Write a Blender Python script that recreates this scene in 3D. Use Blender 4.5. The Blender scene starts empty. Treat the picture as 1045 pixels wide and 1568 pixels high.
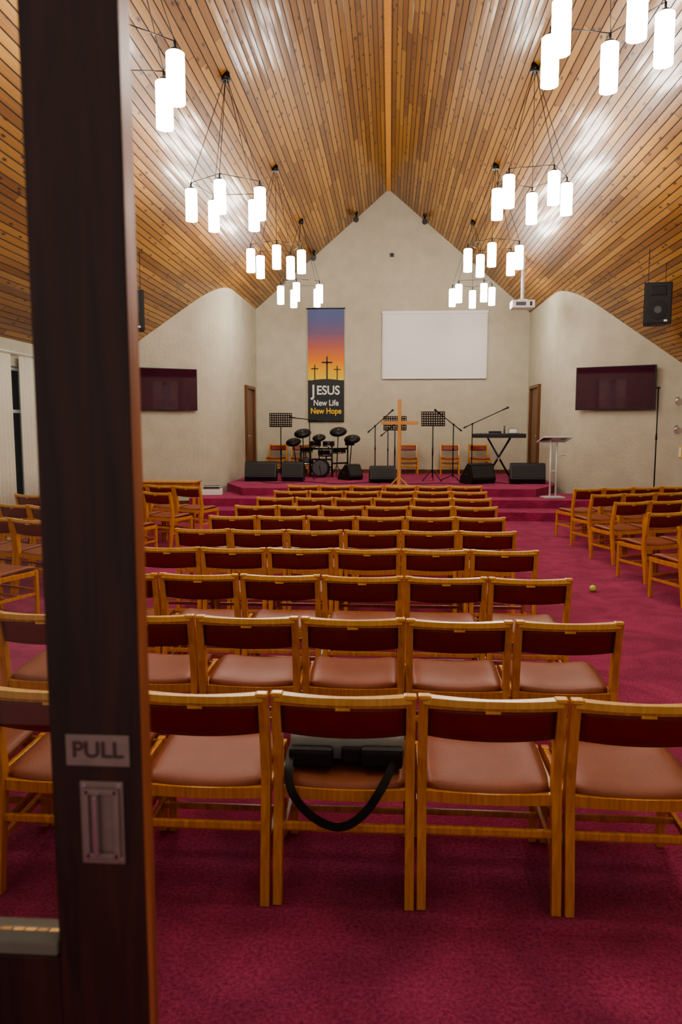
import bpy, bmesh, math, random
from mathutils import Vector, Matrix, Euler
random.seed(7)
scene=bpy.context.scene
R=math.radians
XR=-0.08; ZR=8.08; SL=0.854
def zc(x): return ZR-SL*abs(x-XR)

# ---------------- materials ----------------
def newmat(name):
    m=bpy.data.materials.new(name); m.use_nodes=True
    nt=m.node_tree; p=nt.nodes['Principled BSDF']
    return m,nt,p
def simple(name,col,rough=0.5,metal=0.0,coat=0.0,noise=0.0,scale=20,bump=0.0,bscale=80,emit=None,es=0,spec=0.5):
    m,nt,p=newmat(name)
    p.inputs['Base Color'].default_value=(*col,1)
    p.inputs['Roughness'].default_value=rough
    p.inputs['Metallic'].default_value=metal
    p.inputs['Coat Weight'].default_value=coat
    p.inputs['Specular IOR Level'].default_value=spec
    tc=nt.nodes.new('ShaderNodeTexCoord')
    if noise>0:
        n=nt.nodes.new('ShaderNodeTexNoise'); n.inputs['Scale'].default_value=scale; n.inputs['Detail'].default_value=4
        nt.links.new(tc.outputs['Object'],n.inputs['Vector'])
        mx=nt.nodes.new('ShaderNodeMix'); mx.data_type='RGBA'
        mx.inputs[6].default_value=(*[c*(1-noise) for c in col],1)
        mx.inputs[7].default_value=(*[min(1,c*(1+noise)) for c in col],1)
        nt.links.new(n.outputs['Fac'],mx.inputs[0]); nt.links.new(mx.outputs[2],p.inputs['Base Color'])
    if bump>0:
        n=nt.nodes.new('ShaderNodeTexNoise'); n.inputs['Scale'].default_value=bscale; n.inputs['Detail'].default_value=5
        nt.links.new(tc.outputs['Object'],n.inputs['Vector'])
        b=nt.nodes.new('ShaderNodeBump'); b.inputs['Strength'].default_value=bump; b.inputs['Distance'].default_value=0.01
        nt.links.new(n.outputs['Fac'],b.inputs['Height']); nt.links.new(b.outputs[0],p.inputs['Normal'])
    if emit:
        p.inputs['Emission Color'].default_value=(*emit,1); p.inputs['Emission Strength'].default_value=es
    return m
def woodmat(name,c1,c2,rough=0.35,scale=(14,14,1.2),coat=0.2):
    m,nt,p=newmat(name)
    tc=nt.nodes.new('ShaderNodeTexCoord'); mp=nt.nodes.new('ShaderNodeMapping')
    mp.inputs['Scale'].default_value=scale
    nt.links.new(tc.outputs['Object'],mp.inputs[0])
    n=nt.nodes.new('ShaderNodeTexNoise'); n.inputs['Scale'].default_value=3; n.inputs['Detail'].default_value=6; n.inputs['Distortion'].default_value=1.0
    nt.links.new(mp.outputs[0],n.inputs['Vector'])
    r=nt.nodes.new('ShaderNodeValToRGB'); r.color_ramp.elements[0].position=0.3; r.color_ramp.elements[1].position=0.7
    r.color_ramp.elements[0].color=(*c1,1); r.color_ramp.elements[1].color=(*c2,1)
    nt.links.new(n.outputs['Fac'],r.inputs[0]); nt.links.new(r.outputs[0],p.inputs['Base Color'])
    p.inputs['Roughness'].default_value=rough; p.inputs['Coat Weight'].default_value=coat; p.inputs['Coat Roughness'].default_value=0.2
    return m

def carpet_mat():
    m,nt,p=newmat('carpet_crimson')
    tc=nt.nodes.new('ShaderNodeTexCoord')
    n1=nt.nodes.new('ShaderNodeTexNoise'); n1.inputs['Scale'].default_value=70; n1.inputs['Detail'].default_value=6; n1.inputs['Roughness'].default_value=0.75
    n2=nt.nodes.new('ShaderNodeTexNoise'); n2.inputs['Scale'].default_value=2.2; n2.inputs['Detail'].default_value=5; n2.inputs['Distortion'].default_value=1.2
    for n in (n1,n2): nt.links.new(tc.outputs['Object'],n.inputs['Vector'])
    r=nt.nodes.new('ShaderNodeValToRGB'); r.color_ramp.elements[0].position=0.32; r.color_ramp.elements[1].position=0.7
    r.color_ramp.elements[0].color=(0.18,0.016,0.055,1); r.color_ramp.elements[1].color=(0.58,0.105,0.225,1)
    nt.links.new(n1.outputs['Fac'],r.inputs[0])
    r2=nt.nodes.new('ShaderNodeValToRGB'); r2.color_ramp.elements[0].position=0.35; r2.color_ramp.elements[1].position=0.68
    r2.color_ramp.elements[0].color=(0.70,0.70,0.70,1); r2.color_ramp.elements[1].color=(1.15,1.15,1.15,1)
    nt.links.new(n2.outputs['Fac'],r2.inputs[0])
    mx=nt.nodes.new('ShaderNodeMix'); mx.data_type='RGBA'; mx.blend_type='MULTIPLY'; mx.inputs[0].default_value=1
    nt.links.new(r.outputs[0],mx.inputs[6]); nt.links.new(r2.outputs[0],mx.inputs[7]); nt.links.new(mx.outputs[2],p.inputs['Base Color'])
    p.inputs['Roughness'].default_value=1; p.inputs['Specular IOR Level'].default_value=0.1
    p.inputs['Sheen Weight'].default_value=0.2; p.inputs['Sheen Tint'].default_value=(1,.4,.6,1)
    b=nt.nodes.new('ShaderNodeBump'); b.inputs['Strength'].default_value=0.7; b.inputs['Distance'].default_value=0.012
    nt.links.new(n1.outputs['Fac'],b.inputs['Height']); nt.links.new(b.outputs[0],p.inputs['Normal'])
    return m

def ceiling_mat():
    m,nt,p=newmat('varnished_pine_boards'); N=nt.nodes; L=nt.links
    uv=N.new('ShaderNodeUVMap'); uv.uv_map='UVMap'
    sp=N.new('ShaderNodeSeparateXYZ'); L.new(uv.outputs[0],sp.inputs[0])
    def math_(op,a,b=None):
        n=N.new('ShaderNodeMath'); n.operation=op
        for i,v in enumerate((a,b)):
            if v is None: continue
            if isinstance(v,(int,float)): n.inputs[i].default_value=v
            else: L.new(v,n.inputs[i])
        return n.outputs[0]
    idx=math_('FLOOR',math_('DIVIDE',sp.outputs[1],0.1))
    w1=N.new('ShaderNodeTexWhiteNoise'); w1.noise_dimensions='1D'; L.new(idx,w1.inputs['W'])
    seg=math_('DIVIDE',math_('ADD',sp.outputs[0],math_('MULTIPLY',w1.outputs['Value'],7.0)),3.1)
    sidx=math_('FLOOR',seg)
    cb=N.new('ShaderNodeCombineXYZ'); L.new(idx,cb.inputs[0]); L.new(sidx,cb.inputs[1])
    w2=N.new('ShaderNodeTexWhiteNoise'); w2.noise_dimensions='2D'; L.new(cb.outputs[0],w2.inputs['Vector'])
    cg=N.new('ShaderNodeCombineXYZ'); L.new(math_('ADD',math_('MULTIPLY',sp.outputs[0],0.9),math_('MULTIPLY',w2.outputs['Value'],37.0)),cg.inputs[0]); L.new(math_('MULTIPLY',sp.outputs[1],28.0),cg.inputs[1])
    ng=N.new('ShaderNodeTexNoise'); ng.inputs['Scale'].default_value=1.6; ng.inputs['Detail'].default_value=5; ng.inputs['Distortion'].default_value=0.8
    L.new(cg.outputs[0],ng.inputs['Vector'])
    mixv=math_('ADD',math_('MULTIPLY',w2.outputs['Value'],0.62),math_('MULTIPLY',ng.outputs['Fac'],0.45))
    r=N.new('ShaderNodeValToRGB'); e=r.color_ramp.elements
    e[0].position=0.12; e[0].color=(0.135,0.050,0.009,1); e[1].position=0.95; e[1].color=(0.46,0.240,0.052,1)
    x=e.new(0.45); x.color=(0.275,0.120,0.021,1)
    L.new(mixv,r.inputs[0])
    ck=N.new('ShaderNodeCombineXYZ'); L.new(math_('MULTIPLY',sp.outputs[0],1.9),ck.inputs[0]); L.new(math_('ADD',math_('MULTIPLY',sp.outputs[1],5.0),math_('MULTIPLY',w1.outputs['Value'],5)),ck.inputs[1])
    vo=N.new('ShaderNodeTexVoronoi'); vo.inputs['Scale'].default_value=1.0; vo.inputs['Randomness'].default_value=1.0; vo.voronoi_dimensions='2D'
    L.new(ck.outputs[0],vo.inputs['Vector'])
    rk=N.new('ShaderNodeValToRGB'); rk.color_ramp.elements[0].position=0.04; rk.color_ramp.elements[0].color=(0.15,0.10,0.08,1)
    rk.color_ramp.elements[1].position=0.12; rk.color_ramp.elements[1].color=(1,1,1,1)
    L.new(vo.outputs['Distance'],rk.inputs[0])
    mx=N.new('ShaderNodeMix'); mx.data_type='RGBA'; mx.blend_type='MULTIPLY'; mx.inputs[0].default_value=1
    L.new(r.outputs[0],mx.inputs[6]); L.new(rk.outputs[0],mx.inputs[7])
    fr=math_('FRACT',math_('DIVIDE',sp.outputs[1],0.1)); fr2=math_('FRACT',seg)
    d1=math_('MINIMUM',fr,math_('SUBTRACT',1.0,fr)); d2=math_('MULTIPLY',fr2,20.0)
    dm=math_('MINIMUM',d1,d2)
    rj=N.new('ShaderNodeValToRGB'); rj.color_ramp.elements[0].position=0.03; rj.color_ramp.elements[0].color=(0.15,0.11,0.09,1)
    rj.color_ramp.elements[1].position=0.13; rj.color_ramp.elements[1].color=(1,1,1,1)
    L.new(dm,rj.inputs[0])
    m2=N.new('ShaderNodeMix'); m2.data_type='RGBA'; m2.blend_type='MULTIPLY'; m2.inputs[0].default_value=1
    L.new(mx.outputs[2],m2.inputs[6]); L.new(rj.outputs[0],m2.inputs[7]); L.new(m2.outputs[2],p.inputs['Base Color'])
    p.inputs['Roughness'].default_value=0.42; p.inputs['Coat Weight'].default_value=0.40; p.inputs['Coat Roughness'].default_value=0.12
    b=N.new('ShaderNodeBump'); b.inputs['Strength'].default_value=0.25; b.inputs['Distance'].default_value=0.004
    L.new(ng.outputs['Fac'],b.inputs['Height']); L.new(b.outputs[0],p.inputs['Normal'])
    return m

M_carpet=carpet_mat(); M_ceil=ceiling_mat()
M_wall=simple('textured_plaster',(0.515,0.490,0.385),0.95,noise=0.16,scale=3,bump=1.0,bscale=20,spec=0.2)
M_wood=woodmat('chair_beech',(0.52,0.200,0.022),(0.74,0.345,0.048),0.33)
M_woodtop=woodmat('chair_beech_pale',(0.66,0.36,0.10),(0.80,0.52,0.18),0.35)  # paler beech for top rail, post caps and tab
M_pad=simple('vinyl_oxblood',(0.20,0.020,0.012),0.38,noise=0.2,scale=8,bump=0.1,bscale=200)
M_seat=simple('vinyl_seat_lit',(0.27,0.085,0.042),0.45,noise=0.25,scale=7,bump=0.12,bscale=150,spec=0.4)  # same vinyl as the pads, with the lamps' highlight painted in as paler colour
M_dark=woodmat('door_mahogany',(0.018,0.004,0.003),(0.055,0.013,0.007),0.5,(10,10,0.8),0.0)
M_edge=woodmat('door_edge_wood',(0.22,0.06,0.02),(0.42,0.15,0.06),0.45,(10,10,0.8),0.1)
M_brown=woodmat('brown_joinery',(0.10,0.035,0.012),(0.19,0.075,0.02),0.4)
M_black=simple('black_plastic',(0.012,0.012,0.013),0.45,bump=0.1,bscale=200)
M_grille=simple('speaker_grille',(0.03,0.03,0.032),0.6,bump=0.5,bscale=400)
M_blackm=simple('black_metal',(0.02,0.02,0.02),0.35,metal=0.6)
M_chrome=simple('chrome',(0.7,0.7,0.7),0.2,metal=1)
M_steel=simple('brushed_steel',(0.30,0.21,0.19),0.45,metal=0.6,noise=0.2,scale=40)
M_bead=simple('bead_grey',(0.17,0.14,0.115),0.85,noise=0.15,spec=0.2)
M_white=simple('white_paint',(0.78,0.78,0.76),0.5)
M_screen=simple('projection_fabric',(0.78,0.77,0.76),0.9)
M_shade=simple('opal_glass_lit',(0.9,0.9,0.88),0.4,emit=(1.0,0.945,0.86),es=30)
M_tv=simple('tv_glass',(0.050,0.006,0.026),0.04,coat=1.0,noise=0.4,scale=1.5)  # reddish room reflections painted into the base colour
M_pine=woodmat('pale_oak',(0.46,0.23,0.07),(0.64,0.36,0.12),0.4)
M_ball=simple('felt_yellow_green',(0.62,0.78,0.16),0.9,bump=0.4,bscale=300)
M_bag=simple('bag_nylon_grey',(0.22,0.245,0.245),0.6,bump=0.3,bscale=250)
M_bagb=simple('bag_nylon_black',(0.010,0.011,0.013),0.6,bump=0.2,bscale=250)
M_curtain=simple('curtain_cream',(0.68,0.64,0.54),0.9,noise=0.1)
M_acrylic=simple('lectern_satin_silver',(0.66,0.67,0.66),0.35,metal=0.1)
M_padgrey=simple('drum_pad_grey',(0.10,0.10,0.11),0.5)
M_yellow=simple('yellow_ink',(0.85,0.55,0.04),0.6)
M_ink=simple('white_ink',(0.75,0.75,0.72),0.6)
M_inkdk=simple('dark_ink',(0.018,0.022,0.022),0.6)
M_textdk=simple('engraved_letter',(0.07,0.03,0.03),0.6)
def glass_mat(name='window_glass',tint=(0.95,0.97,0.96),fres=1.3,rough=0.02):
    m=bpy.data.materials.new(name); m.use_nodes=True; nt=m.node_tree; nt.nodes.clear()
    o=nt.nodes.new('ShaderNodeOutputMaterial'); t=nt.nodes.new('ShaderNodeBsdfTransparent'); g=nt.nodes.new('ShaderNodeBsdfGlossy')
    g.inputs['Roughness'].default_value=rough; t.inputs[0].default_value=(*tint,1)
    f=nt.nodes.new('ShaderNodeFresnel'); f.inputs[0].default_value=fres
    mx=nt.nodes.new('ShaderNodeMixShader'); nt.links.new(f.outputs[0],mx.inputs[0]); nt.links.new(t.outputs[0],mx.inputs[1]); nt.links.new(g.outputs[0],mx.inputs[2]); nt.links.new(mx.outputs[0],o.inputs[0])
    return m
M_glass=glass_mat()
M_clear=glass_mat('clear_acrylic',(0.90,0.93,0.93),1.5,0.1)

# ---------------- builder ----------------
class B:
    def __init__(s): s.bm=bmesh.new(); s.mats=[]
    def mi(s,m):
        if m not in s.mats: s.mats.append(m)
        return s.mats.index(m)
    def box(s,c,size,mat,rot=(0,0,0),bev=0.0):
        M=Matrix.Translation(c)@Euler(rot).to_matrix().to_4x4()@Matrix.Diagonal((*size,1))
        r=bmesh.ops.create_cube(s.bm,size=1,matrix=M); i=s.mi(mat)
        fs={f for v in r['verts'] for f in v.link_faces}
        for f in fs: f.material_index=i
        if bev>0:
            es=list({e for v in r['verts'] for e in v.link_edges})
            bmesh.ops.bevel(s.bm,geom=es,offset=bev,segments=2,affect='EDGES',profile=0.6)
    def cyl(s,p0,p1,r,mat,seg=12,r2=None):
        p0=Vector(p0);p1=Vector(p1); d=p1-p0; L=d.length
        q=d.to_track_quat('Z','Y').to_matrix().to_4x4()
        M=Matrix.Translation((p0+p1)/2)@q
        rr=bmesh.ops.create_cone(s.bm,cap_ends=True,segments=seg,radius1=r,radius2=r if r2 is None else r2,depth=L,matrix=M); i=s.mi(mat)
        for f in {f for v in rr['verts'] for f in v.link_faces}:
            f.material_index=i
            if len(f.verts)==4: f.smooth=True
    def path(s,pts,r,mat,seg=6):
        for a,b in zip(pts[:-1],pts[1:]): s.cyl(a,b,r,mat,seg)
    def ball(s,c,r,mat,sc=(1,1,1),u=16):
        M=Matrix.Translation(c)@Matrix.Diagonal((*sc,1))
        rr=bmesh.ops.create_uvsphere(s.bm,u_segments=u,v_segments=u//2,radius=r,matrix=M); i=s.mi(mat)
        for f in {f for v in rr['verts'] for f in v.link_faces}: f.material_index=i; f.smooth=True
    def sweep(s,pts,fixed,a,b,mat,smooth=False):
        F=Vector(fixed).normalized(); i=s.mi(mat); rings=[]; pts=[Vector(p) for p in pts]; n=len(pts)
        for k,p in enumerate(pts):
            t=(pts[min(k+1,n-1)]-pts[max(k-1,0)]).normalized(); w=t.cross(F).normalized()
            aa=a[k] if isinstance(a,(list,tuple)) else a; bb=b[k] if isinstance(b,(list,tuple)) else b
            rings.append([s.bm.verts.new(p+F*sx*aa/2+w*sy*bb/2) for sx,sy in((-1,-1),(1,-1),(1,1),(-1,1))])
        for r0,r1 in zip(rings[:-1],rings[1:]):
            for j in range(4):
                f=s.bm.faces.new((r0[j],r0[(j+1)%4],r1[(j+1)%4],r1[j])); f.material_index=i
        for r in (rings[0][::-1],rings[-1]):
            f=s.bm.faces.new(r); f.material_index=i
    def slab(s,fn,nu,nv,mat,smooth=True):
        i=s.mi(mat); T=[];Bt=[]
        for a in range(nu+1):
            T.append([s.bm.verts.new(fn(-1+2*a/nu,-1+2*b/nv,1)) for b in range(nv+1)])
            Bt.append([s.bm.verts.new(fn(-1+2*a/nu,-1+2*b/nv,-1)) for b in range(nv+1)])
        def F(*v):
            f=s.bm.faces.new(v); f.material_index=i; f.smooth=smooth
        for a in range(nu):
            for b in range(nv):
                F(T[a][b],T[a+1][b],T[a+1][b+1],T[a][b+1]); F(Bt[a][b],Bt[a][b+1],Bt[a+1][b+1],Bt[a+1][b])
        for a in range(nu):
            F(T[a+1][0],T[a][0],Bt[a][0],Bt[a+1][0]); F(T[a][nv],T[a+1][nv],Bt[a+1][nv],Bt[a][nv])
        for b in range(nv):
            F(T[0][b],T[0][b+1],Bt[0][b+1],Bt[0][b]); F(T[nu][b+1],T[nu][b],Bt[nu][b],Bt[nu][b+1])
    def prism(s,poly,d0,d1,mat,axis='Z'):
        i=s.mi(mat)
        def P(p,d):
            return (p[0],p[1],d) if axis=='Z' else ((d,p[0],p[1]) if axis=='X' else (p[0],d,p[1]))
        a=[s.bm.verts.new(P(p,d0)) for p in poly]; b=[s.bm.verts.new(P(p,d1)) for p in poly]
        fs=[s.bm.faces.new(a[::-1]),s.bm.faces.new(b)]
        n=len(poly)
        for k in range(n): fs.append(s.bm.faces.new((a[k],a[(k+1)%n],b[(k+1)%n],b[k])))
        for f in fs: f.material_index=i
        bmesh.ops.recalc_face_normals(s.bm,faces=fs)
    def mesh(s,name):
        me=bpy.data.meshes.new(name); bmesh.ops.recalc_face_normals(s.bm,faces=s.bm.faces[:]); s.bm.to_mesh(me); s.bm.free()
        for m in s.mats: me.materials.append(m)
        return me
    def obj(s,name,loc=(0,0,0),rot=(0,0,0),parent=None):
        me=s.mesh(name); return place(name,me,loc,rot,parent)
def place(name,me,loc=(0,0,0),rot=(0,0,0),parent=None):
    o=bpy.data.objects.new(name,me); o.location=loc; o.rotation_euler=rot
    scene.collection.objects.link(o)
    if parent: o.parent=parent
    return o
def empty(name,loc=(0,0,0),rot=(0,0,0)):
    o=bpy.data.objects.new(name,None); o.location=loc; o.rotation_euler=rot; o.empty_display_size=0.1; scene.collection.objects.link(o); return o
def text(name,s,size,mat,loc,rot,parent,ext=0.001,xs=1.0):
    c=bpy.data.curves.new(name,'FONT'); c.body=s; c.size=size; c.align_x='CENTER'; c.align_y='CENTER'; c.extrude=ext; c.offset=size*0.018
    c.materials.append(mat); o=bpy.data.objects.new(name,c); o.location=loc; o.rotation_euler=rot; o.scale=(xs,1,1); scene.collection.objects.link(o); o.parent=parent; return o
def catmull(P,n=8):
    P=[Vector(p) for p in P]; out=[]
    for i in range(len(P)-1):
        p0=P[max(i-1,0)];p1=P[i];p2=P[i+1];p3=P[min(i+2,len(P)-1)]
        for k in range(n):
            t=k/n; out.append(0.5*((2*p1)+(p2-p0)*t+(2*p0-5*p1+4*p2-p3)*t*t+(3*p1-p0-3*p2+p3)*t**3))
    out.append(P[-1]); return out

# ---------------- room shell ----------------
b=B(); b.box((0,9.6,-0.05),(12.2,23.6,0.1),M_carpet); b.obj('floor')

# ceiling
def build_ceiling():
    bm=bmesh.new(); uvl=bm.loops.layers.uv.new('UVMap')
    al=math.atan(SL); ca,sa=math.cos(al),math.sin(al)
    nb=int(6.0/ca/0.1)+1; y0,y1=0.9,21.15
    rnd=random.Random(3)
    for s in (-1,1):
        prof=[]
        for k in range(nb):
            v=k*0.1; t=rnd.uniform(-0.0024,0.0024)
            prof+=[(v,-0.007),(v+0.004,t),(v+0.05,0.0008),(v+0.096,-t)]
        prof.append((nb*0.1,-0.007))
        vs=[]
        for d,h in prof:
            x=XR+s*(d*ca)-s*sa*h; z=ZR-d*sa-ca*h
            vs.append((bm.verts.new((x,y0,z)),bm.verts.new((x,y1,z)),d))
        for a,c in zip(vs[:-1],vs[1:]):
            f=bm.faces.new((a[0],a[1],c[1],c[0]) if s>0 else (a[0],c[0],c[1],a[1]))
            off=0 if s>0 else 20
            for l in f.loops:
                co=l.vert.co; d=a[2] if (l.vert in a[:2]) else c[2]
                l[uvl].uv=(co.y+off*3.3,d+off)
    me=bpy.data.meshes.new('ceiling'); bm.to_mesh(me); bm.free(); me.materials.append(M_ceil)
    place('ceiling',me)
build_ceiling()
b=B(); b.box((XR,11.0,ZR-0.045),(0.11,20.0,0.02),M_wood,bev=0.004); b.obj('trim_ridge')

def sheet(name,pts,z0=0.0,mat=M_wall,tops=None,thick=0.12,smooth=False,base=None):
    bm=bmesh.new(); v=[]
    for k,(x,y) in enumerate(pts):
        t=(zc(x)+0.01) if tops is None else tops
        v.append((bm.verts.new((x,y,z0)),bm.verts.new((x,y,t))))
    for a,c in zip(v[:-1],v[1:]):
        f=bm.faces.new((a[0],c[0],c[1],a[1])); f.smooth=smooth
    me=bpy.data.meshes.new(name); bm.to_mesh(me); bm.free(); me.materials.append(mat)
    o=place(name,me); md=o.modifiers.new('Solidify','SOLIDIFY'); md.thickness=thick; md.offset=-1 if tops is None else 1
    return o
def bez(a,c,d,n=12):
    return [((1-t)**2*a[0]+2*t*(1-t)*c[0]+t*t*d[0],(1-t)**2*a[1]+2*t*(1-t)*c[1]+t*t*d[1]) for t in [k/n for k in range(n+1)]]
XL,XRt=-5.9,5.85; YB=21.0
AL=bez((-4.35,16.55),(-3.76,16.9),(-3.73,17.9)); AR=bez((3.76,17.9),(3.79,16.9),(4.35,16.5))
left=[(XL,15.7)]+AL+[(-3.72,19.2),(-3.72,YB)]
right=[(3.75,YB),(3.75,19.2)]+AR+[(XRt,15.7)]
sheet('wall_front_left',left,smooth=False); sheet('wall_front_right',right,smooth=False)
bk=[(-3.72+i*(3.64)/8,YB) for i in range(9)]+[(-0.08+i*3.83/8,YB) for i in range(1,9)]
sheet('wall_front',bk)
sheet('baseboard_left',[left[0]]+AL[:5],0.0,M_brown,0.12,0.02)
sheet('baseboard_right',AR[8:]+[right[-1]],0.0,M_brown,0.12,0.02)

def side_wall(name,x0,x1,ops):
    b=B(); top=zc(x0 if abs(x0)<abs(x1) else x1)+0.0
    ys=1.05; xm=(x0+x1)/2; w=abs(x1-x0)
    for (a,c,z0,z1) in ops:
        b.box((xm,(ys+a)/2,top/2),(w,a-ys,top),M_wall)
        b.box((xm,(a+c)/2,z0/2),(w,c-a,z0),M_wall); b.box((xm,(a+c)/2,(z1+top)/2),(w,c-a,top-z1),M_wall)
        ys=c
    b.box((xm,(ys+15.75)/2,top/2),(w,15.75-ys,top),M_wall)
    b.obj(name)
ops=[(3.2,4.4,0.5,2.7),(6.9,8.1,0.5,2.7),(10.95,12.0,0.5,2.7)]
side_wall('wall_left',XL,XL-0.15,ops); side_wall('wall_right',XRt,XRt+0.15,ops)
n=1
for X,sg in((XL,-1),(XRt,1)):
    for (a,c,z0,z1) in ops:
        b=B(); xm=X+sg*0.08; zm=(z0+z1)/2; ym=(a+c)/2
        for yy in (a+0.03,c-0.03,ym): b.box((xm,yy,zm),(0.06,0.05,z1-z0-0.01),M_white,bev=0.004)
        for zz in (z0+0.03,z1-0.03,z0+1.5): b.box((xm,ym,zz),(0.06,c-a-0.01,0.05),M_white,bev=0.004)
        b.box((xm,ym,zm),(0.008,c-a-0.06,z1-z0-0.06),M_glass)
        b.box((X+sg*0.05,ym,z0+0.015),(0.1,c-a-0.01,0.03),M_white,bev=0.004)
        b.obj('window_%d'%n)
        for yy in (a+0.10,c-0.08):
            b=B()
            def fn(u,v,s,yy=yy,X=X,sg=sg,z1=z1):
                return (X-sg*0.075+0.02*math.sin(u*16)+s*0.003, yy+u*0.30, 1.5+v*1.36)
            b.slab(fn,40,3,M_curtain); b.obj('curtain')
        b=B(); b.cyl((X-sg*0.075,a-0.3,z1+0.2),(X-sg*0.075,c+0.3,z1+0.2),0.012,M_white)
        for yy in(a-0.25,c+0.25): b.cyl((X-sg*0.075,yy,z1+0.2),(X+sg*0.0,yy,z1+0.2),0.01,M_white,8)
        b.obj('curtain_rail'); n+=1

# rear wall with double-door opening
b=B()
def gable(poly): b.prism(poly,0.90,1.06,M_wall,'Y')
DX0,DX1,DH=-1.14,0.70,2.78
gable([(-6.05,0),(DX0,0),(DX0,zc(DX0)),(-6.05,zc(-6.05))])
gable([(DX1,0),(6.0,0),(6.0,zc(6.0)),(DX1,zc(DX1))])
gable([(DX0,DH),(DX1,DH),(DX1,zc(DX1)),(XR,ZR),(DX0,zc(DX0))])
b.obj('wall_rear')
b=B()
b.box((DX0+0.025,0.98,DH/2),(0.05,0.2,DH),M_dark,bev=0.004); b.box((DX1-0.025,0.98,DH/2),(0.05,0.2,DH),M_dark,bev=0.004)
b.box(((DX0+DX1)/2,0.98,DH-0.025),(DX1-DX0,0.2,0.05),M_dark,bev=0.004); b.obj('trim_doorway')

# door leaf
E=empty('door_1',(0,0,0))
y0,y1=0.95,0.994; ym=(y0+y1)/2; T=y1-y0; LH=2.72
b=B()
b.box((-0.3955,ym,LH/2+0.005),(0.125,T,LH),M_dark,bev=0.003)
b.box((-0.3338,ym,LH/2+0.005),(0.0035,T-0.004,LH-0.02),M_edge,bev=0.001)
b.box((-1.022,ym,LH/2+0.005),(0.125,T,LH),M_dark,bev=0.003)
b.box((-0.709,ym,0.51),(0.502,T,1.0),M_dark,bev=0.002)
b.box((-0.709,ym,LH-0.055),(0.502,T,0.12),M_dark,bev=0.002)
b.obj('leaf_frame',parent=E)
b=B()
b.box((-0.709,ym,1.024),(0.5,T+0.008,0.020),M_bead,bev=0.003)
b.box((-0.709,ym,LH-0.12),(0.5,T+0.008,0.02),M_dark,bev=0.003)
b.obj('glazing_bead',parent=E)
b=B(); b.box((-0.709,ym,1.82),(0.5,0.006,1.57),M_glass); b.obj('glass_pane',parent=E)
b=B(); b.box((-0.391,y0-0.0015,1.316),(0.088,0.003,0.044),M_steel,bev=0.001); b.obj('pull_plate',parent=E)
text('pull_lettering','PULL',0.031,M_textdk,(-0.391,y0-0.0035,1.3165),(R(90),0,0),E,0.0004,1.05)
b=B(); cx,cz=-0.388,1.213
b.box((cx,y0-0.001,cz),(0.060,0.002,0.118),M_steel,bev=0.0008)
for sx in(-1,1): b.box((cx+sx*0.021,y0-0.004,cz),(0.008,0.006,0.098),M_steel,bev=0.001)
for sz in(-1,1): b.box((cx,y0-0.004,cz+sz*0.046),(0.044,0.006,0.008),M_steel,bev=0.001)
b.box((cx-0.006,y0-0.009,cz),(0.007,0.010,0.086),M_chrome,bev=0.002)
for sx in(-1,1):
    for sz in(-1,1): b.cyl((cx+sx*0.024,y0-0.001,cz+sz*0.053),(cx+sx*0.024,y0-0.004,cz+sz*0.053),0.003,M_chrome,10)
b.obj('flush_pull_handle',parent=E)

# stage
b=B()
b.prism([(-4.2,14.15),(4.2,14.15),(4.2,16.45),(-4.2,16.45)],0.001,0.16,M_carpet)
b.prism([(-4.05,14.9),(4.05,14.9),(4.05,16.5),(-4.05,16.5)],0.001,0.32,M_carpet)
b.prism([(-3.1,15.6),(3.0,15.6),(3.70,16.9),(3.74,17.9),(3.74,20.98),(-3.70,20.98),(-3.70,17.9),(-3.70,16.9)],0.001,0.48,M_carpet)
b.obj('stage_platform')
S=0.48
b=B()
for x0,x1 in((-3.70,3.73),): b.box(((x0+x1)/2,20.985,S+0.05),(x1-x0,0.02,0.1),M_brown)
b.obj('baseboard_front')

# side doors in alcove
for n,(X,sg) in enumerate(((-3.72,1),(3.75,-1))):
    b=B()
    for yy in (19.25,20.35): b.box((X+sg*0.03,yy,S+1.14),(0.1,0.08,2.28),M_brown,bev=0.006)
    b.box((X+sg*0.03,19.8,S+2.3),(0.1,1.18,0.08),M_brown,bev=0.006)
    b.box((X+sg*0.012,19.8,S+1.13),(0.03,1.02,2.25),M_brown,bev=0.004)
    for z in(0.6,1.65): b.box((X+sg*0.03,19.8,S+z),(0.012,0.7,0.85),M_brown,bev=0.006)
    b.cyl((X+sg*0.03,19.4,S+1.05),(X+sg*0.08,19.4,S+1.05),0.012,M_chrome); b.cyl((X+sg*0.08,19.4,S+1.05),(X+sg*0.08,19.52,S+1.05),0.01,M_chrome)
    b.obj('door_%d'%(n+2))

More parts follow.
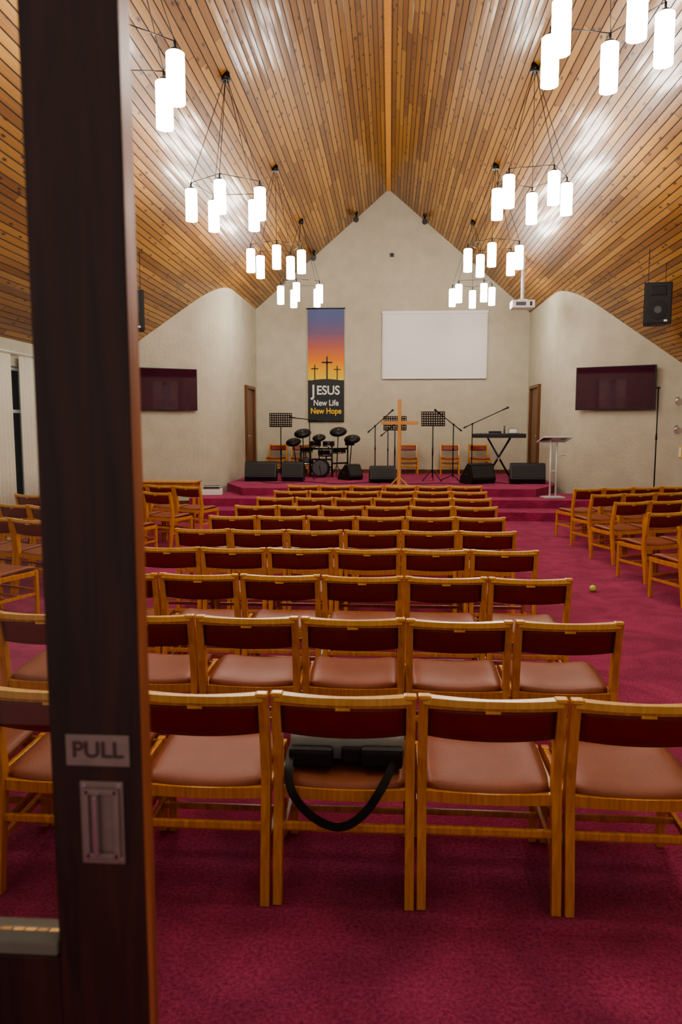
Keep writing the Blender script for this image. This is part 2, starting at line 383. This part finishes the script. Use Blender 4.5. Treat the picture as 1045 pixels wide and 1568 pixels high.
# ---------------- chair ----------------
def chair_mesh():
    b=B()
    for s in(-1,1):
        x=s*0.242
        P=catmull([(x,-0.275,0),(x,-0.245,0.22),(x,-0.215,0.44),(x,-0.235,0.62),(x,-0.272,0.80)],3)
        n=len(P); bb=[0.036+0.014*math.sin(math.pi*k/(n-1)) for k in range(n)]
        b.sweep(P,(1,0,0),0.033,bb,M_wood)
        b.box((x,0.215,0.21),(0.032,0.036,0.42),M_wood,bev=0.004)
        b.box((x,0.0,0.395),(0.024,0.41,0.045),M_wood,bev=0.004)
        b.box((x,-0.02,0.20),(0.020,0.45,0.028),M_wood,bev=0.004)
        b.box((x-s*0.004,-0.2755,0.800),(0.046,0.040,0.018),M_woodtop,bev=0.006)
    P=[(u*0.242,-0.272-0.022*(1-u*u),0.792-0.006*(1-u*u)) for u in [-1+k/6 for k in range(13)]]
    ww=[0.040-0.016*(1-abs(-1+k/6)) for k in range(13)]
    b.sweep(P,(0,0,1),0.026,ww,M_woodtop)
    P=[(u*0.236,-0.270-0.020*(1-u*u),0.770) for u in [-1+k/6 for k in range(13)]]
    b.sweep(P,(0,0,1),0.020,0.018,M_wood)
    b.box((0,-0.298,0.758),(0.055,0.012,0.014),M_woodtop,bev=0.003)
    def pad(u,v,s):
        t=0.014*(1-0.5*abs(v)**5)*(1-0.3*abs(u)**6)
        z=0.700+v*(0.060+0.010*(1-u*u) if v<0 else 0.062)
        y=-0.244-0.020*(1-u*u)-(z-0.70)*0.25
        return (u*0.226,y+s*t,z)
    b.slab(pad,14,6,M_pad)
    def seat(u,v,s):
        e=(1-max(abs(u),abs(v))**7)
        t=0.009+0.017*e
        x=u*0.232*(1-0.05*v**4); y=0.015+v*0.228*(1-0.06*u**4)
        z=0.445-0.020*(1-u*u)+0.012*v-0.02*max(0,v)**4
        return (x,y,z+s*t)
    b.slab(seat,16,14,M_seat)
    P=[(u*0.23,-0.212,0.405-0.008*(1-u*u)) for u in [-1+k/5 for k in range(11)]]
    b.sweep(P,(0,0,1),0.042,0.022,M_wood)
    b.box((0,0.215,0.385),(0.46,0.022,0.045),M_wood,bev=0.004)
    b.box((0,-0.238,0.285),(0.46,0.018,0.028),M_wood,bev=0.004)
    b.box((0,0.215,0.235),(0.46,0.018,0.026),M_wood,bev=0.004)
    b.box((0,0.05,0.20),(0.46,0.018,0.024),M_wood,bev=0.004)
    b.box((0,-0.10,0.20),(0.46,0.018,0.024),M_wood,bev=0.004)
    return b.mesh('upholstered_wooden_chair')
CH=chair_mesh(); pw=0.53
def chair(x,y,rz,z=0.0):
    return place('upholstered_wooden_chair',CH,(x,y,z),(0,0,rz+R(random.uniform(-0.7,0.7))))
ends=[2.2,2.16,2.18,2.18,2.2,2.32,2.44,2.58,2.72,2.83]
for r in range(10):
    Y=2.855+1.07*r
    for c in range(6):
        chair((ends[r]-c-0.5)*pw,Y+random.uniform(-0.012,0.012),0)
a=R(20)
for r in range(7):
    yb=[12.1,11.1,10.0,8.8,7.7,6.5,5.4][r]
    for c in range(5 if r<5 else 4):
        chair(3.0+math.cos(a)*c*0.535,yb+math.sin(a)*c*0.535,a)
a2=R(22)
for r in range(7):
    yb=[12.1,11.0,9.9,8.8,7.7,6.6,5.5][r]; xi=[-3.15,-3.3,-3.5,-3.55,-3.6,-3.6,-3.6][r]
    for c in range(4):
        chair(xi-math.cos(a2)*c*0.535,yb+math.sin(a2)*c*0.535,-a2)
for x,rz in((0.5,0.05),(1.62,-0.05),(2.42,0.1),(-3.1,-0.1),(-2.45,0.05)):
    chair(x,20.45,math.pi+rz,S+0.001)

# ---------------- pendant lights ----------------
def pendant():
    b=B(); drop=1.36; rr=0.475
    b.cyl((0,0,-0.06),(0,0,0.045),0.06,M_blackm,20,0.05)
    ring=[(rr*math.cos(t),rr*math.sin(t),-drop) for t in [k*2*math.pi/5 for k in range(6)]]
    b.path(ring,0.005,M_blackm,6)
    for k in range(5):
        t=k*2*math.pi/5; x,y=rr*math.cos(t),rr*math.sin(t)
        b.cyl((0.02*math.cos(t),0.02*math.sin(t),-0.04),(x,y,-drop),0.004,M_blackm,6)
        b.cyl((x,y,-drop),(x,y,-drop-0.07),0.010,M_blackm,8)
        b.cyl((x,y,-drop-0.06),(x,y,-drop-0.085),0.035,M_blackm,16)
        b.cyl((x,y,-drop-0.085),(x,y,-drop-0.095),0.062,M_shade,28,0.075)
        b.cyl((x,y,-drop-0.095),(x,y,-drop-0.48),0.075,M_shade,28)
    return b.mesh('pendant_light_cluster')
PM=pendant()
for (x,y,ph) in((XR-2.0,3.0,20),(XR+1.98,3.0,40),(XR-2.15,6.45,-10),(XR-2.08,10.2,-18),(XR-2.0,13.9,-8),(XR-1.96,17.5,-25),(XR+1.80,6.65,-3),(XR+1.93,10.5,7),(XR+1.94,14.2,-30),(XR+1.94,17.9,10)):  # nearest pair is out of view, added to light the foreground
    place('pendant_light_cluster',PM,(x,y,zc(x)-0.03-(0.06 if abs(y-10.35)<0.3 else 0)+(0.06 if abs(y-10.35)<0.3 else 0)),(0,0,R(ph)))

# ceiling spotlights near gable
for x in(-2.06,-0.93,0.87,1.98):
    b=B(); b.cyl((0,0,0),(0,0,-0.10),0.02,M_blackm,10); b.cyl((0,0.07,-0.08),(0,-0.09,-0.15),0.06,M_blackm,18,0.075); b.cyl((0,0,0.06),(0,0,0.0),0.05,M_blackm,14)
    b.obj('ceiling_spotlight',(x,20.5,zc(x)-0.045))

# ---------------- back wall objects ----------------
b=B(); sx0,sx1=-0.21,2.60
b.box(((sx0+sx1)/2,20.95,3.95),(sx1-sx0-0.04,0.02,1.72),M_screen)
b.box(((sx0+sx1)/2,20.94,4.84),(sx1-sx0+0.06,0.09,0.08),M_white,bev=0.01)
b.box(((sx0+sx1)/2,20.945,3.08),(sx1-sx0,0.035,0.035),M_white,bev=0.006)
for x in(sx0,sx1): b.box((x,20.955,3.95),(0.03,0.012,1.74),M_white)
b.obj('projector_screen')

def banner_mat():
    m,nt,p=newmat('banner_sunset_print')
    tc=nt.nodes.new('ShaderNodeTexCoord'); sp=nt.nodes.new('ShaderNodeSeparateXYZ'); nt.links.new(tc.outputs['Generated'],sp.inputs[0])
    r=nt.nodes.new('ShaderNodeValToRGB'); e=r.color_ramp.elements
    st=[(0.36,(0.75,0.60,0.08)),(0.44,(0.80,0.46,0.03)),(0.54,(0.74,0.24,0.03)),(0.66,(0.45,0.13,0.10)),(0.78,(0.20,0.12,0.20)),(0.90,(0.13,0.14,0.30)),(1.0,(0.12,0.16,0.33))]
    e[0].position=st[0][0]; e[0].color=(*st[0][1],1); e[1].position=1.0; e[1].color=(*st[-1][1],1)
    for q,c in st[1:-1]:
        x=e.new(q); x.color=(*c,1)
    nt.links.new(sp.outputs[2],r.inputs[0]); nt.links.new(r.outputs[0],p.inputs['Base Color']); p.inputs['Roughness'].default_value=0.7
    return m
bw,bh=1.0,3.06
E=empty('church_banner',(-1.775,20.95,3.44))
b=B(); b.box((0,0,0),(bw,0.012,bh),banner_mat()); b.obj('banner_cloth',parent=E)
b=B(); hill=[(-0.5,-bh/2),(0.5,-bh/2),(0.5,-0.40)]+[(0.5-k*0.1,-0.42+0.05*math.sin(k/10*math.pi)) for k in range(1,10)]+[(-0.5,-0.40)]
b.prism(hill,-0.010,-0.0065,M_inkdk,'Y')
for cx,cz,h in((0.03,-0.38,0.62),(-0.31,-0.40,0.42),(0.31,-0.41,0.40)):
    b.box((cx,-0.008,cz+h/2),(0.035*h/0.5,0.003,h),M_inkdk); b.box((cx,-0.008,cz+h*0.74),(h*0.48,0.003,0.035*h/0.5),M_inkdk)
b.obj('banner_silhouette',parent=E)
b=B(); b.cyl((-0.53,0,bh/2),(0.53,0,bh/2),0.018,M_blackm); b.cyl((-0.5,0,-bh/2),(0.5,0,-bh/2),0.014,M_blackm); b.obj('banner_rod',parent=E)
text('banner_text_1','J',0.43,M_ink,(-0.35,-0.012,-0.70),(R(90),0,0),E,0.001,0.88)
text('banner_text_4','ESUS',0.34,M_ink,(0.06,-0.012,-0.69),(R(90),0,0),E,0.001,0.90)
text('banner_text_2','New Life',0.225,M_ink,(0,-0.012,-1.03),(R(90),0,0),E,0.001,0.85)
text('banner_text_3','New Hope',0.225,M_yellow,(0,-0.012,-1.25),(R(90),0,0),E,0.001,0.85)

b=B(); b.box((0,0,0),(0.10,0.05,0.10),M_padgrey,bev=0.01); b.cyl((0,-0.02,0),(0,-0.035,0),0.03,M_black,14); b.obj('wall_sensor',(0.02,20.96,6.36))

# TVs
def tv(name,x,y,z,rz):
    b=B(); b.box((0,0,0),(1.60,0.05,0.90),M_black,bev=0.006); b.box((0,-0.0265,0.005),(1.56,0.004,0.86),M_tv)
    b.box((0,0.05,0),(0.5,0.08,0.35),M_black); b.obj(name,(x,y,z),(R(1.5),0,rz))
tv('wall_television',4.68,16.19,2.56,math.atan2(15.7-16.5,5.85-4.35)); tv('wall_television',-4.95,16.10,2.56,math.atan2(16.55-15.7,-4.35+5.9))

# hanging PA speakers
def pa(x,y,z,rz):
    b=B()
    b.prism([(-0.21,-0.14),(0.21,-0.14),(0.14,0.16),(-0.14,0.16)],-0.32,0.32,M_black,'Z')
    b.box((0,-0.146,0),(0.39,0.012,0.61),M_grille,bev=0.004)
    b.cyl((0,-0.150,-0.10),(0,-0.158,-0.10),0.15,M_black,28); b.cyl((0,-0.156,-0.10),(0,-0.161,-0.10),0.055,M_padgrey,20)
    b.box((0,-0.155,0.19),(0.24,0.01,0.14),M_black,bev=0.008)
    b.box((0.12,-0.157,-0.27),(0.05,0.006,0.03),M_white)
    for sx in(-1,1):
        X=x+sx*0.13*math.cos(rz); top=zc(X)-z
        b.cyl((sx*0.13,0,0.31),(sx*0.13,0,top+0.02),0.004,M_blackm,6)
    b.obj('hanging_loudspeaker',(x,y,z),(0,0,rz))
pa(4.20,12.5,3.68,R(-8)); pa(-4.27,12.5,3.66,R(8))

# projector
b=B(); zt=zc(2.93)-4.46
b.box((0,0,0),(0.50,0.38,0.17),M_white,bev=0.02)
b.cyl((0.1,0.17,0),(0.1,0.24,0),0.05,M_black,18); b.box((-0.06,-0.192,0.0),(0.22,0.006,0.08),M_padgrey)
b.box((0.16,-0.192,0.0),(0.05,0.006,0.09),M_black)
b.box((0,0,0.10),(0.2,0.2,0.03),M_white,bev=0.005); b.cyl((0,0,0.10),(0,0,zt+0.02),0.04,M_white,16); b.cyl((0,0,zt-0.12),(0,0,zt+0.05),0.07,M_white,16)
b.obj('ceiling_projector',(2.93,17.4,4.46))

# ---------------- stage objects ----------------
# wooden cross
b=B()
b.box((0,0,0.95),(0.075,0.055,1.80),M_pine,bev=0.006); b.box((0,-0.0,1.36),(0.80,0.05,0.075),M_pine,bev=0.006)
b.box((0,0,0.025),(0.50,0.09,0.05),M_pine,bev=0.006); b.box((0,0,0.027),(0.09,0.50,0.05),M_pine,bev=0.006)
for s in(-1,1): b.box((s*0.10,0,0.13),(0.03,0.04,0.26),M_pine,rot=(0,-s*0.75,0),bev=0.004)
b.obj('standing_wooden_cross',(0.20,15.95,S),(0,0,R(-12)))

def wedge(x,y,w,rz,h=0.42,name='stage_monitor_speaker'):
    b=B(); k=h/0.42
    prof=[(-0.20,0),(-0.25,0.10*k),(-0.13,0.40*k),(-0.05,h),(0.24,0.13*k),(0.26,0.0)]
    b.prism(prof,-w/2,w/2,M_black,'X')
    b.prism([(-0.045,h+0.006),(0.243,0.137*k),(0.235,0.12*k),(-0.05,h-0.01)],-w/2+0.03,w/2-0.03,M_grille,'X')
    th=math.atan2(0.12,0.30*k)
    b.box((0,-0.197,0.25*k),(w*0.9,0.012,0.26*k),M_grille,rot=(-th,0,0),bev=0.003)
    for s in(-1,1): b.box((s*(w/2+0.002),-0.0,0.2*k),(0.008,0.14,0.04),M_grille,bev=0.003)
    b.obj(name,(x,y,S),(0,0,rz))
wedge(-3.05,17.7,0.74,R(4),0.46); wedge(-2.28,17.7,0.50,0,0.46); wedge(-0.95,18.2,0.40,R(40),0.38); wedge(-0.17,17.4,0.60,R(5),0.38); wedge(2.00,17.2,0.64,R(28),0.46); wedge(3.12,17.3,0.78,R(-5),0.46)

def music_stand(x,y,rz,h=1.42):
    b=B()
    for k in range(3):
        t=k*2*math.pi/3+0.5; b.cyl((0,0,0.28),(0.26*math.cos(t),0.26*math.sin(t),0.012),0.010,M_blackm,8)
    b.cyl((0,0,0.10),(0,0,h-0.05),0.014,M_blackm,10); b.cyl((0,0,0.6),(0,0,0.8),0.019,M_blackm,10)
    th=R(-20); Mx=Matrix.Translation((0,-0.03,h))@Euler((th,0,0)).to_matrix().to_4x4()
    def bx(cx,cz,sx,sz,d=0.006): 
        c=Mx@Vector((cx,0,cz)); b.box(c,(sx,d,sz),M_blackm,rot=(th,0,0))
    for s in(-1,1): bx(s*0.265,0.0,0.02,0.36); bx(0,s*0.17,0.55,0.02)
    for k in range(-4,5): bx(k*0.054,0,0.024,0.34)
    for k in range(-2,3): bx(0,k*0.058,0.53,0.024)
    c=Mx@Vector((0,-0.03,-0.175)); b.box(c,(0.55,0.07,0.008),M_blackm,rot=(th,0,0))
    b.obj('music_stand',(x,y,S),(0,0,rz))
music_stand(-2.66,18.3,math.pi+0.15,1.44); music_stand(0.12,18.1,math.pi,1.36); music_stand(1.0,17.7,math.pi-0.1,1.46)

def mic_stand(x,y,h,az,L=0.6,up=0.3,name='microphone_stand'):
    b=B()
    for k in range(3):
        t=k*2*math.pi/3+az; b.cyl((0,0,0.14),(0.28*math.cos(t),0.28*math.sin(t),0.014),0.010,M_blackm,8); b.ball((0.28*math.cos(t),0.28*math.sin(t),0.014),0.013,M_black,u=8)
    b.cyl((0,0,0.08),(0,0,h),0.013,M_blackm,8); b.cyl((0,0,h*0.55),(0,0,h*0.62),0.020,M_black,10)
    b.ball((0,0,h),0.028,M_black,u=10)
    d=Vector((math.cos(az),0.25,up)).normalized()
    a=Vector((0,0,h))-d*0.25; e=Vector((0,0,h))+d*L
    b.cyl(a,e,0.011,M_blackm,8); b.cyl(a,a+d*0.08,0.018,M_black,8)
    b.cyl(e,e+d*0.14,0.014,M_black,12,0.020); b.ball(e+d*0.16,0.030,M_grille,u=12)
    b.obj(name,(x,y,S),(0,0,0))
mic_stand(-0.36,18.5,1.30,0.0,0.42,0.9); mic_stand(-1.96,18.35,1.45,math.pi,0.35,0.12); mic_stand(1.50,18.0,1.33,math.pi,0.40,0.8); mic_stand(2.05,19.0,1.35,0.1,0.85,0.45)
mic_stand(-0.05,19.3,1.2,0.6,0.2,0.7)

# cables lying on the stage floor
b=B()
def cable(P): b.path(catmull([(x,y,0.008) for x,y in P],6),0.007,M_black,6)
cable([(-3.0,17.3),(-2.6,16.9),(-1.9,17.3),(-1.2,16.8),(-0.6,17.1),(-0.2,17.0)])
cable([(0.0,17.0),(0.6,16.8),(1.1,17.1),(1.6,16.8),(1.8,17.0)]); cable([(2.3,17.9),(2.7,17.0),(3.0,17.0)])
b.obj('audio_cable',(0,0,S))

# keyboard on X stand
b=B()
for s in(-1,1):
    for yy in(-0.06,0.06):
        b.cyl((-s*0.30,yy*s,0.03),(s*0.26,yy*s,1.0),0.022,M_blackm,10)
    b.cyl((s*0.30,-0.24,0.024),(s*0.30,0.24,0.024),0.02,M_blackm,10); b.cyl((s*0.26,-0.22,1.0),(s*0.26,0.22,1.0),0.016,M_blackm,10)
b.cyl((0,-0.09,0.515),(0,0.09,0.515),0.03,M_chrome,12)
b.box((0,0,1.065),(1.25,0.34,0.10),M_black,bev=0.012)
b.box((0,0.08,1.118),(1.1,0.14,0.008),M_white)
for k in range(36):
    if k%7 in(0,1,3,4,5): b.box((-0.53+k*0.0305,0.10,1.126),(0.014,0.09,0.012),M_black)
b.box((0,-0.1,1.118),(1.1,0.08,0.006),M_padgrey); 
b.box((0.32,-0.05,1.18),(0.2,0.12,0.12),M_white,bev=0.01); b.box((-0.1,-0.08,1.15),(0.3,0.14,0.05),M_black,bev=0.008)
b.cyl((0.12,-0.05,1.12),(0.12,-0.05,1.3),0.02,M_padgrey,10)
b.obj('keyboard_on_stand',(2.62,18.35,S),(0,0,R(-6)))

# electronic drum kit
b=B()
def tube(p,q,r=0.022): b.cyl(p,q,r,M_blackm,10)
for x,y in((-0.62,-0.15),(-0.28,0.25),(0.28,0.25),(0.62,-0.15)):
    tube((x,y,0.01),(x,y,0.80)); b.ball((x,y,0.036),0.035,M_black,u=8)
for p,q in(((-0.62,-0.15,0.72),(-0.28,0.25,0.72)),((-0.28,0.25,0.72),(0.28,0.25,0.72)),((0.28,0.25,0.72),(0.62,-0.15,0.72)),((-0.28,0.25,0.25),(0.28,0.25,0.25)),((-0.28,0.25,0.45),(0.28,0.25,0.45)),((-0.62,-0.15,0.35),(-0.28,0.25,0.35)),((0.28,0.25,0.35),(0.62,-0.15,0.35))): tube(p,q)
def pad_(x,y,z,r,h=0.12):
    b.cyl((x,y,z-h/2),(x,y+0.01,z+h/2),r,M_black,24); b.cyl((x,y,z+h/2-0.01),(x,y+0.0,z+h/2+0.012),r*1.04,M_padgrey,24); b.cyl((x,y,z-h/2-0.005),(x,y,z-h/2+0.02),r*1.03,M_chrome,24)
for x,y,z,r in((-0.40,-0.16,0.66,0.17),(-0.17,0.12,0.84,0.15),(0.18,0.12,0.84,0.15),(0.46,-0.12,0.68,0.17),(0.0,-0.16,0.60,0.16),(0.40,0.22,0.40,0.19)):
    pad_(x,y,z,r); tube((x,y,z),(x*1.05,0.22,0.70),0.014)
for x,y,z,r in((-0.76,0.0,0.98,0.21),(-0.46,0.35,1.17,0.22),(0.46,0.35,1.13,0.22),(0.78,0.0,0.90,0.20),(0.02,0.42,1.02,0.17)):
    b.cyl((x,y,z-0.02),(x,y+0.03,z+0.025),r,M_black,28,0.05); b.ball((x,y+0.03,z+0.025),0.035,M_padgrey,u=10); tube((x,y,z),(x*0.92,y,0.30),0.013)
    for k in range(3):
        t=k*2.094+x; b.cyl((x*0.92,y,0.32),(x*0.92+0.17*math.cos(t),y+0.17*math.sin(t),0.014),0.009,M_blackm,8)
b.cyl((0,0.26,0.24),(0,0.42,0.24),0.22,M_black,28); b.cyl((0,0.42,0.24),(0,0.435,0.24),0.19,M_padgrey,28); b.cyl((0,0.24,0.24),(0,0.26,0.24),0.23,M_black,28); b.cyl((0,0.34,0.003),(0,0.34,0.05),0.03,M_chrome,10)
b.box((-0.05,0.05,0.03),(0.10,0.28,0.02),M_chrome,rot=(0.12,0,0)); b.box((-0.55,0.12,0.04),(0.10,0.26,0.02),M_chrome,rot=(0.15,0,0))
b.box((-0.66,-0.22,0.88),(0.24,0.05,0.17),M_black,rot=(-0.4,0,0),bev=0.01)
b.cyl((0,-0.45,0.50),(0,-0.45,0.59),0.18,M_black,24); b.cyl((0,-0.45,0.12),(0,-0.45,0.5),0.02,M_chrome,12)
for k in range(3):
    t=k*2.094+0.4; b.cyl((0,-0.45,0.26),(0.25*math.cos(t),-0.45+0.25*math.sin(t),0.014),0.012,M_chrome,8)
b.obj('electronic_drum_kit',(-1.72,19.35,S+0.001),(0,0,math.pi-0.1))

# lectern
b=B(); 
b.box((0,0,0.012),(0.42,0.34,0.024),M_acrylic,bev=0.005)
for s in(-1,1): b.cyl((s*0.06,0,0.02),(s*0.06,0,1.14),0.02,M_acrylic,14)
b.box((0,0,0.60),(0.10,0.008,1.0),M_clear)
b.box((0,0,0.55),(0.16,0.03,0.03),M_acrylic); 
b.box((0,-0.02,1.18),(0.60,0.42,0.010),M_clear,rot=(R(-14),0,0))
for s in(-1,1): b.box((s*0.295,-0.02,1.18),(0.014,0.42,0.018),M_acrylic,rot=(R(-14),0,0))
b.box((0,-0.225,1.235),(0.60,0.012,0.035),M_acrylic,rot=(R(-14),0,0),bev=0.003); b.box((0,0.18,1.130),(0.58,0.02,0.025),M_acrylic)
b.box((0,-0.02,1.165),(0.16,0.3,0.012),M_acrylic,rot=(R(-14),0,0))
b.cyl((0.06,0.0,0.85),(0.22,-0.02,0.86),0.010,M_acrylic,8)
b.obj('lectern',(3.32,15.5,0.321),(0,0,R(8)))

# wooden table at left
b=B()
b.box((0,0,0.735),(1.5,0.5,0.03),M_pine,bev=0.006); b.box((0,0,0.67),(1.38,0.40,0.09),M_wood,bev=0.004)
for sx in(-1,1):
    for sy in(-1,1): b.box((sx*0.70,sy*0.19,0.36),(0.05,0.05,0.72),M_wood,bev=0.005)
    b.box((sx*0.70,0,0.15),(0.03,0.36,0.04),M_wood)
b.obj('wooden_table',(-4.32,13.85,0))
# audio amplifier on step
b=B(); b.box((0,0,0.06),(0.44,0.3,0.12),M_white,bev=0.008); b.box((0,0,0.155),(0.36,0.28,0.06),M_black,bev=0.01)
for k in range(5): b.cyl((-0.14+k*0.07,-0.14,0.155),(-0.14+k*0.07,-0.155,0.155),0.012,M_padgrey,10)
b.obj('audio_mixer',(-3.78,15.75,0.321),(0,0,R(10)))
# tall pole right
b=B(); b.cyl((0,0,0),(0,0,0.02),0.14,M_black,24); b.cyl((0,0,0.02),(0,0,2.52),0.013,M_blackm,10); b.cyl((0,0,1.5),(0,0,1.62),0.02,M_black,10); b.cyl((-0.07,0,2.52),(0.03,0,2.52),0.018,M_black,10)
b.obj('microphone_pole',(5.28,15.35,0))
for z in(2.28,1.72):
    b=B(); b.cyl((0,0,0),(0.05,0,0),0.04,M_white,14); b.cyl((0,0,0),(-0.12,0,0.02),0.009,M_chrome,8); b.cyl((-0.12,0.04,0.03),(-0.14,-0.10,-0.05),0.045,M_chrome,16,0.075)
    b.obj('wall_spotlight',(XRt-0.05,15.35,z))
b=B(); b.box((0,0,0),(0.02,0.16,0.22),M_yellow,bev=0.003); b.box((-0.012,0,0),(0.004,0.13,0.19),M_white); b.obj('wall_notice',(XRt-0.012,15.55,1.25))

# tennis ball
b=B(); b.ball((0,0,0.036),0.036,M_ball,u=24)
b.path([Vector((0,0,0.036))+Vector((0.0355*math.cos(t)*math.cos(0.45*math.sin(2*t)),0.0355*math.sin(t)*math.cos(0.45*math.sin(2*t)),0.0355*math.sin(0.45*math.sin(2*t)))) for t in [k*2*math.pi/32 for k in range(33)]],0.0022,M_ink,5)
b.obj('tennis_ball',(2.18,8.05,0))

# bag on chair
bx=-0.295*pw
E=empty('camera_bag',(bx,2.855,0.462))
b=B()
def body(u,v,s):
    e=1-0.35*max(abs(u),abs(v))**8
    return (u*0.222*(1-0.04*abs(v)**6), 0.04+v*0.145, 0.064+s*0.058*e)
b.slab(body,16,10,M_bag)
b.obj('bag_body',parent=E)
b=B()
b.box((-0.135,-0.125,0.040),(0.17,0.05,0.078),M_bagb,bev=0.018); b.box((0.135,-0.125,0.044),(0.16,0.05,0.08),M_bagb,bev=0.018)
b.box((0.02,-0.11,0.045),(0.08,0.03,0.06),M_bagb,bev=0.01)
b.sweep(catmull([(-0.07,0.06,0.118),(-0.04,0.05,0.15),(0.04,0.05,0.15),(0.07,0.06,0.118)],5),(0,1,0),0.03,0.006,M_bagb)
b.obj('bag_pockets',parent=E)
b=B()
b.sweep(catmull([(-0.215,-0.05,0.05),(-0.212,-0.19,0.035),(-0.195,-0.268,-0.02),(-0.14,-0.275,-0.10),(-0.06,-0.278,-0.150),(0.01,-0.278,-0.150),(0.08,-0.275,-0.095),(0.135,-0.268,-0.01),(0.17,-0.19,0.03),(0.20,-0.05,0.05)],6),(0,1,0),0.004,0.032,M_bagb)
b.obj('bag_strap',parent=E)

# ---------------- world, camera ----------------
w=bpy.data.worlds.new('World'); scene.world=w; w.use_nodes=True
bg=w.node_tree.nodes['Background']; bg.inputs[0].default_value=(1.0,0.93,0.85,1); bg.inputs[1].default_value=0.4

cam=bpy.data.cameras.new('camera'); co=bpy.data.objects.new('camera',cam); scene.collection.objects.link(co); scene.camera=co
co.location=(0,0,1.75); co.rotation_euler=(R(90-6.45),0,R(3.71))
cam.sensor_fit='VERTICAL'; cam.sensor_height=36; cam.sensor_width=24; cam.lens=1150/1568*36; cam.clip_start=0.05
cam.dof.use_dof=True; cam.dof.focus_distance=5.5; cam.dof.aperture_fstop=4.5
scene.view_settings.view_transform='AgX'
try: scene.view_settings.look='AgX - Medium High Contrast'
except Exception as e: print(e)
scene.view_settings.exposure=0.5
